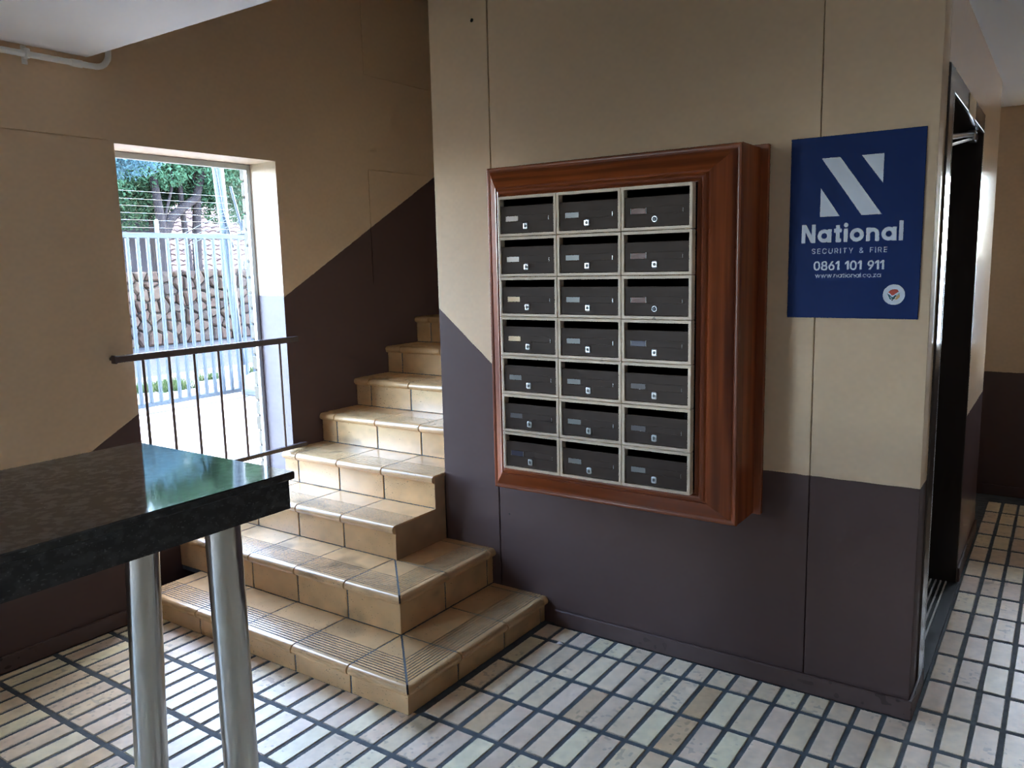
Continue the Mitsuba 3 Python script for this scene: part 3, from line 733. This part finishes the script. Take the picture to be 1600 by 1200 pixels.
ef = thing('electric_fence', 'six thin electric fence wires stretched above the gate on small brackets', 'fence')
for k, z in enumerate((2.115, 2.200, 2.280, 2.362, 2.440, 2.528)):
    obj('wire', tube([(GXp, 2.8, z), (GXp, 4.6, z-0.004), (GXp, 6.84-0.03*k, z)], 0.0030, 6), 'wire', ef)
    if k in (1, 2, 3): obj('stay_wire', tube([(GXp, 6.84-0.04*k, z+0.02), (GXp-1.2, 6.75-0.02*k, z-0.30)], 0.005, 6), 'wire', ef)
obj('bracket', cat([cb(GXp-0.02, GXp+0.02, 5.625, 5.665, 2.05, 2.20, 0.004), cb(GXp-0.012, GXp+0.012, 5.632, 5.660, 2.18, 2.215, 0.003)]), 'wire', ef)
ab = cyl((GXp, 6.87, 2.05), (GXp, 6.72, 2.66), 0.018, 10)
obj('bracket', cat([ab, cb(GXp-0.05, GXp+0.05, 6.80, 6.93, 2.055, 2.10, 0.006), cb(GXp-0.03, GXp+0.03, 6.84, 6.92, 2.1, 2.24, 0.006)]), 'gate_steel', ef)

pl = thing('leaning_pole', 'tall white post leaning behind the gate', 'pole')
obj('shaft', cyl((-9.4, 7.03, -0.01), (-9.4, 6.82, 3.9), 0.045, 24, 0.085), 'pole_white', pl, smooth=40)
obj('stay', cyl((-9.33, 7.02, 0.3), (-9.36, 6.74, 3.9), 0.016, 12), 'gate_steel', pl, smooth=40)
obj('cable', tube([(-9.33, 6.98, 1.9), (-9.32, 6.84, 2.4), (-9.32, 6.78, 2.9), (-9.33, 6.74, 3.6)], 0.012, 8), 'gate_steel', pl)

gm = thing('gate_motor', 'white gate motor housing on a block by the end of the gate', 'motor')
hs = trimesh.convex.convex_hull(np.array([(-8.75, 6.55, .06), (-8.45, 6.55, .06), (-8.75, 6.80, .06), (-8.45, 6.80, .06), (-8.73, 6.57, .24), (-8.50, 6.57, .24), (-8.73, 6.78, .24), (-8.50, 6.78, .24), (-8.68, 6.62, .28), (-8.56, 6.62, .28), (-8.68, 6.74, .28), (-8.56, 6.74, .28)]))
obj('housing', hs, 'motor_white', gm)
obj('plinth', cb(-8.78, -8.42, 6.52, 6.83, -0.006, 0.06, 0.01), 'kerb', gm)

# brick pier outside the window: single bricks
bp = thing('brick_pier', 'pale face brick pier outside, along the right edge of the window', 'pillar')
obj('mortar_core', bx(-3.765, -3.723, 2.905, 3.45, -0.01, 2.8), 'brick_mortar', bp)
z = 0.0; row = 0
while z < 2.75:
    xs_ = [(-3.775, -3.725)] if row % 2 == 0 else [(-3.770, -3.725)]
    for a, b in xs_:
        o = rng.uniform(-0.004, 0.003)
        obj('brick', cb(a, b, 2.896+o, 2.96, z+0.005, z+0.080, 0.004), 'brick_pale', bp)
    z += 0.0865; row += 1

# retaining wall of irregular stones
sw = thing('stone_wall', 'retaining wall of irregular reddish stones across the road', 'wall')
SWX = -16.85
obj('mortar_core', bx(SWX-0.45, SWX-0.05, 2.0, 22.0, -0.07, 1.58), 'mortar', sw)
from scipy.spatial import Voronoi
ya, yb, zh = 7.6, 15.4, 1.62
pts = []
ny_, nz_ = 26, 7
for i in range(ny_):
    for j in range(nz_):
        pts.append((ya+(i+0.5+rng.uniform(-.42, .42))*(yb-ya)/ny_, (j+0.5+rng.uniform(-.42, .42))*zh/nz_))
pts = np.array(pts)
mir = [pts]
for ax, val in ((0, ya), (0, yb), (1, -0.06), (1, zh)):
    q = pts.copy(); q[:, ax] = 2*val-q[:, ax]; mir.append(q)
vor = Voronoi(np.vstack(mir))
for i in range(len(pts)):
    reg = vor.regions[vor.point_region[i]]
    if -1 in reg or not reg: continue
    pg = Polygon(vor.vertices[reg]).buffer(-0.016)
    if pg.is_empty or pg.geom_type != 'Polygon': continue
    pg = pg.buffer(-0.02).buffer(0.02, quad_segs=1).simplify(0.01)
    if pg.is_empty or pg.geom_type != 'Polygon': continue
    c = np.array(pg.exterior.coords)[:-1]
    ctr = c.mean(0); pr = rng.uniform(0.02, 0.075)
    ring0 = [(SWX-0.10, a, b) for a, b in c]; ring1 = [(SWX-0.02+pr*0.5, a, b) for a, b in c]
    ring2 = [(SWX+pr+rng.uniform(-.01, .01), ctr[0]+(a-ctr[0])*0.78, ctr[1]+(b-ctr[1])*0.78) for a, b in c]
    m = trimesh.convex.convex_hull(np.array(ring0+ring1+ring2))
    obj('stone', m, 'stone%d' % rng.integers(0, 5), sw)
more = []
for s0, s1 in ((2.0, ya), (yb, 22.0)):
    yy = s0
    while yy < s1-0.1:
        for j in range(nz_):
            more.append(cb(SWX-0.1, SWX+rng.uniform(.01, .06), yy+0.02, min(yy+0.29, s1), j*zh/nz_+0.015, (j+1)*zh/nz_-0.01, 0.02))
        yy += 0.3
obj('stone_field', cat(more), 'stone1', sw, kind='stuff', label='more stones of the wall farther along')

pf = thing('palisade_fence', 'low pale palisade fence standing on the stone wall', 'fence')
for yy in np.arange(13.0, 17.6, 0.11):
    P_ = [(SWX-0.28, yy-0.03, 1.58), (SWX-0.28, yy+0.03, 1.58), (SWX-0.25, yy-0.03, 1.58), (SWX-0.25, yy+0.03, 1.58), (SWX-0.28, yy-0.03, 1.84), (SWX-0.28, yy+0.03, 1.84), (SWX-0.25, yy-0.03, 1.84), (SWX-0.25, yy+0.03, 1.84), (SWX-0.265, yy, 1.90)]
    obj('picket', trimesh.convex.convex_hull(np.array(P_)), 'palisade', pf)
obj('rail', cb(SWX-0.31, SWX-0.28, 13.0, 17.6, 1.66, 1.70, 0.004), 'palisade', pf)

# houses behind
h1 = thing('grey_house', 'shaded grey house wall behind the stone wall, left in the window', 'house')
obj('wall', bx(-26, -22, 9.0, 14.05, 0.0, 3.36), 'house_grey', h1)
obj('roof', trimesh.convex.convex_hull(np.array([(-26.3, 8.8, 3.36), (-21.7, 8.8, 3.36), (-26.3, 14.25, 3.36), (-21.7, 14.25, 3.36), (-24, 9.6, 4.5), (-24, 13.6, 4.5)])), 'roof2', h1)
h2 = thing('tiled_house', 'house with a sunlit pinkish tiled roof behind the trees', 'house')
obj('wall', bx(-34, -26.2, 14.6, 27.0, 0.0, 1.9), 'house_trim', h2)
R0, R1 = np.array([-24.2, 0, 1.55]), np.array([-30.2, 0, 4.55])
rd_ = (R1-R0)/np.linalg.norm(R1-R0); rn = np.array([-rd_[2], 0, rd_[0]]); rn = rn if rn[2] > 0 else -rn
obj('roof_deck', trimesh.convex.convex_hull(np.array([R0+[0, 14.3, 0], R0+[0, 27.5, 0], R1+[0, 14.3, 0], R1+[0, 27.5, 0], R0+[-9, 14.3, 0], R0+[-9, 27.5, 0]])), 'roof2', h2)
tl = []
tile0 = []
for s, hgt in ((0.0, 0.045), (0.42, 0.02)):
    pass
def roof_tile(w, l):
    us = np.linspace(0, w, 5); hs_ = [0.0, 0.05, 0.07, 0.05, 0.0]
    v = [];
    for t, add in ((0.0, 0.045), (l, 0.0)):
        for u, h in zip(us, hs_): v.append(rd_*t + np.array([0, u, 0]) + rn*(h+add))
    for u in us: v.append(np.array([0, u, 0]))
    f = []
    for k in range(4): f += [(k, k+1, k+6), (k, k+6, k+5), (10+k, 10+k+1, k+1), (10+k, k+1, k)]
    m = trimesh.Trimesh(np.array(v), f, process=False)
    if (m.face_normals*m.area_faces[:, None]).sum(0)@rn < 0: m.invert()
    return m
td = [ply(roof_tile(0.42, 0.46), 'roof%d' % i, smooth=False) for i in range(3)]
cnt = 0; extra = []
base_t = roof_tile(0.42, 0.46)
for i in range(16):
    for j in range(30):
        yy = 14.4+j*0.435
        o = R0+rd_*(i*0.41)+np.array([0, yy, 0])
        if i < 13 and 14.4 <= yy < 22.2 and cnt < 240:
            obj('roof_tile', td[rng.integers(0, 3)], None, h2, to_world=T().translate(o.tolist())); cnt += 1
        else:
            m = base_t.copy(); m.apply_translation(o); extra.append(m)
obj('roof_tile_field', cat(extra), 'roof1', h2, kind='stuff', label='more tiles of the roof')

# ------------------------------------------------------------------ trees
def leaves(centres, radii, n, size, seed, flat=0.55):
    r = np.random.default_rng(seed)
    which = r.integers(0, len(centres), n)
    d = r.normal(size=(n, 3)); d /= np.linalg.norm(d, axis=1, keepdims=True)
    rad = r.uniform(0.35, 1.0, n)**0.5
    c = np.array(centres)[which]+d*rad[:, None]*np.array(radii)[which]
    a = r.normal(size=(n, 3)); a /= np.linalg.norm(a, axis=1, keepdims=True)
    up = np.array([0, 0, 1.0])+0.6*r.normal(size=(n, 3))
    b = np.cross(a, up); b /= np.linalg.norm(b, axis=1, keepdims=True)
    nn = np.cross(a, b)
    s = size*r.uniform(0.6, 1.35, n)[:, None]
    v = np.stack([c-a*s, c-b*s*0.38+nn*s*0.06, c+a*s, c+b*s*0.38+nn*s*0.06], 1).reshape(-1, 3)
    k = np.arange(n)[:, None]*4
    f = np.concatenate([k+[0, 1, 2], k+[0, 2, 3]], 1).reshape(-1, 3)
    return trimesh.Trimesh(v, f, process=False)
def crown(cx, cy, cz, rx, ry, rz, k, seed, br=0.75):
    r = np.random.default_rng(seed); C = []
    while len(C) < k:
        q = r.uniform(-1, 1, 3)
        if q@q < 1: C.append((cx+q[0]*rx, cy+q[1]*ry, cz+q[2]*rz))
    return C, [(br*r.uniform(.6, 1.3),)*2+(br*r.uniform(.45, .85),) for _ in C]
def tree(name, label, trunks, crownargs, n, size, leafm, seed):
    t = thing(name, label, 'tree')
    for pts_, r0, r1 in trunks:
        P_ = np.array(pts_, float)
        obj('trunk', tube(P_, np.linspace(r0, r1, len(P_)), 10), 'bark', t, smooth=50)
    C, R = crown(*crownargs, seed)
    if name == 'street_tree':
        C2, R2 = crown(crownargs[0], crownargs[1], crownargs[2]+1.7, 1.0, crownargs[4]*1.0, 0.9, 36, seed+3, 0.65)
        C, R = C+C2, R+R2
    obj('foliage', leaves(C, R, n, size, seed+1), leafm, t, kind='stuff')
    return t
tree('street_tree', 'tree with a dark trunk and a thick limb arching right, seen through the window',
     [([(-17.6, 11.22, 1.2), (-17.6, 11.25, 2.2), (-17.6, 11.20, 2.9), (-17.6, 11.10, 3.9), (-17.5, 10.95, 4.8)], 0.15, 0.06),
      ([(-17.6, 11.25, 2.4), (-17.6, 11.48, 2.85), (-17.6, 11.85, 3.12), (-17.6, 12.2, 3.35), (-17.6, 12.5, 4.2)], 0.12, 0.09),
      ([(-17.6, 11.30, 2.8), (-17.6, 11.55, 3.5), (-17.7, 11.7, 4.6)], 0.04, 0.025)],
     (-18.5, 10.9, 4.25, 1.3, 2.3, 0.95, 50), 56000, 0.062, 'leaf_green', 11)
tree('street_tree', 'forked tree with two dark upright trunks in the middle of the window view',
     [([(-17.8, 12.02, 1.2), (-17.8, 12.0, 2.1), (-17.8, 11.92, 3.1), (-17.8, 11.9, 4.4)], 0.075, 0.06), ([(-17.8, 12.22, 1.2), (-17.8, 12.26, 2.4), (-17.8, 12.36, 3.4), (-17.8, 12.4, 5.0)], 0.115, 0.09)],
     (-18.3, 13.4, 4.25, 1.3, 2.1, 0.95, 50), 56000, 0.062, 'leaf_green', 23)
tree('street_tree', 'leafy green tree at the right side of the window view, behind the leaning pole',
     [([(-18.4, 14.9, 1.2), (-18.4, 14.95, 2.6), (-18.4, 15.1, 5.0)], 0.16, 0.1)],
     (-18.8, 16.2, 3.9, 1.3, 1.8, 1.2, 44), 44000, 0.062, 'leaf_green', 37)
tree('conifer', 'bluish conifer in the upper left of the window view',
     [([(-15.2, 8.6, -0.06), (-15.2, 8.6, 3.0), (-15.2, 8.6, 6.5)], 0.15, 0.06)],
     (-15.0, 8.3, 4.1, 0.8, 0.75, 0.7, 26), 22000, 0.045, 'leaf_blue', 51)
tree('shrub_tree', 'dark bushy tree in front of the grey house',
     [([(-19.6, 12.2, 1.0), (-19.6, 12.2, 3.0)], 0.08, 0.05)],
     (-19.8, 12.1, 3.9, 0.9, 1.9, 0.9, 16), 14000, 0.075, 'leaf_dark', 63)
tree('shrub_tree', 'dark shrub beside the leaning pole in front of the tiled roof',
     [([(-20.0, 17.0, 1.0), (-20.0, 17.0, 3.2)], 0.08, 0.05)],
     (-20.0, 17.2, 2.8, 0.6, 0.9, 0.6, 10), 7000, 0.075, 'leaf_dark', 77)
tree('background_tree', 'tall tree behind the houses',
     [([(-36, 20, 0), (-36, 20, 5), (-36, 20, 9)], 0.3, 0.15)],
     (-35.0, 21.0, 7.0, 3.0, 8.0, 2.6, 60), 26000, 0.22, 'leaf_green', 91)
# grass tufts at the verge
gr = np.random.default_rng(5); n = 2600
gx, gy = gr.uniform(-10.5, -9.9, n), 5.6+2.6*gr.uniform(0, 1, n)**0.7
keep = meshkit.noise(np.stack([gx*3, gy*2.2, gx*0], -1), 3) > 0.46; gx, gy = gx[keep], gy[keep]; n = len(gx)
c = np.stack([gx, gy, np.full(n, -0.008)], -1); hgt = gr.uniform(0.05, 0.17, n)
tip = c+np.stack([gr.normal(0, .04, n), gr.normal(0, .04, n), hgt], -1)
w = np.stack([gr.normal(0, .008, n), np.full(n, 0.010), np.zeros(n)], -1)
v = np.stack([c-w, c+w, tip], 1).reshape(-1, 3)
gk = obj('grass', trimesh.Trimesh(v, np.arange(3*n).reshape(-1, 3), process=False), 'grass')
labels[gk] = {'label': 'sparse green grass on the verge just beyond the gate', 'category': 'grass', 'kind': 'stuff'}

# small litter on the floor
lt = obj('paper_scrap', trimesh.Trimesh([(-1.70, 2.735, 0.001), (-1.672, 2.742, 0.006), (-1.664, 2.752, 0.002), (-1.690, 2.757, 0.007), (-1.681, 2.745, 0.014)], [(0, 1, 4), (1, 2, 4), (2, 3, 4), (3, 0, 4), (0, 3, 2), (0, 2, 1)], process=False), 'card_white')
labels[lt] = {'label': 'tiny crumpled scrap of white paper on the floor tiles near the end of the steps', 'category': 'litter'}
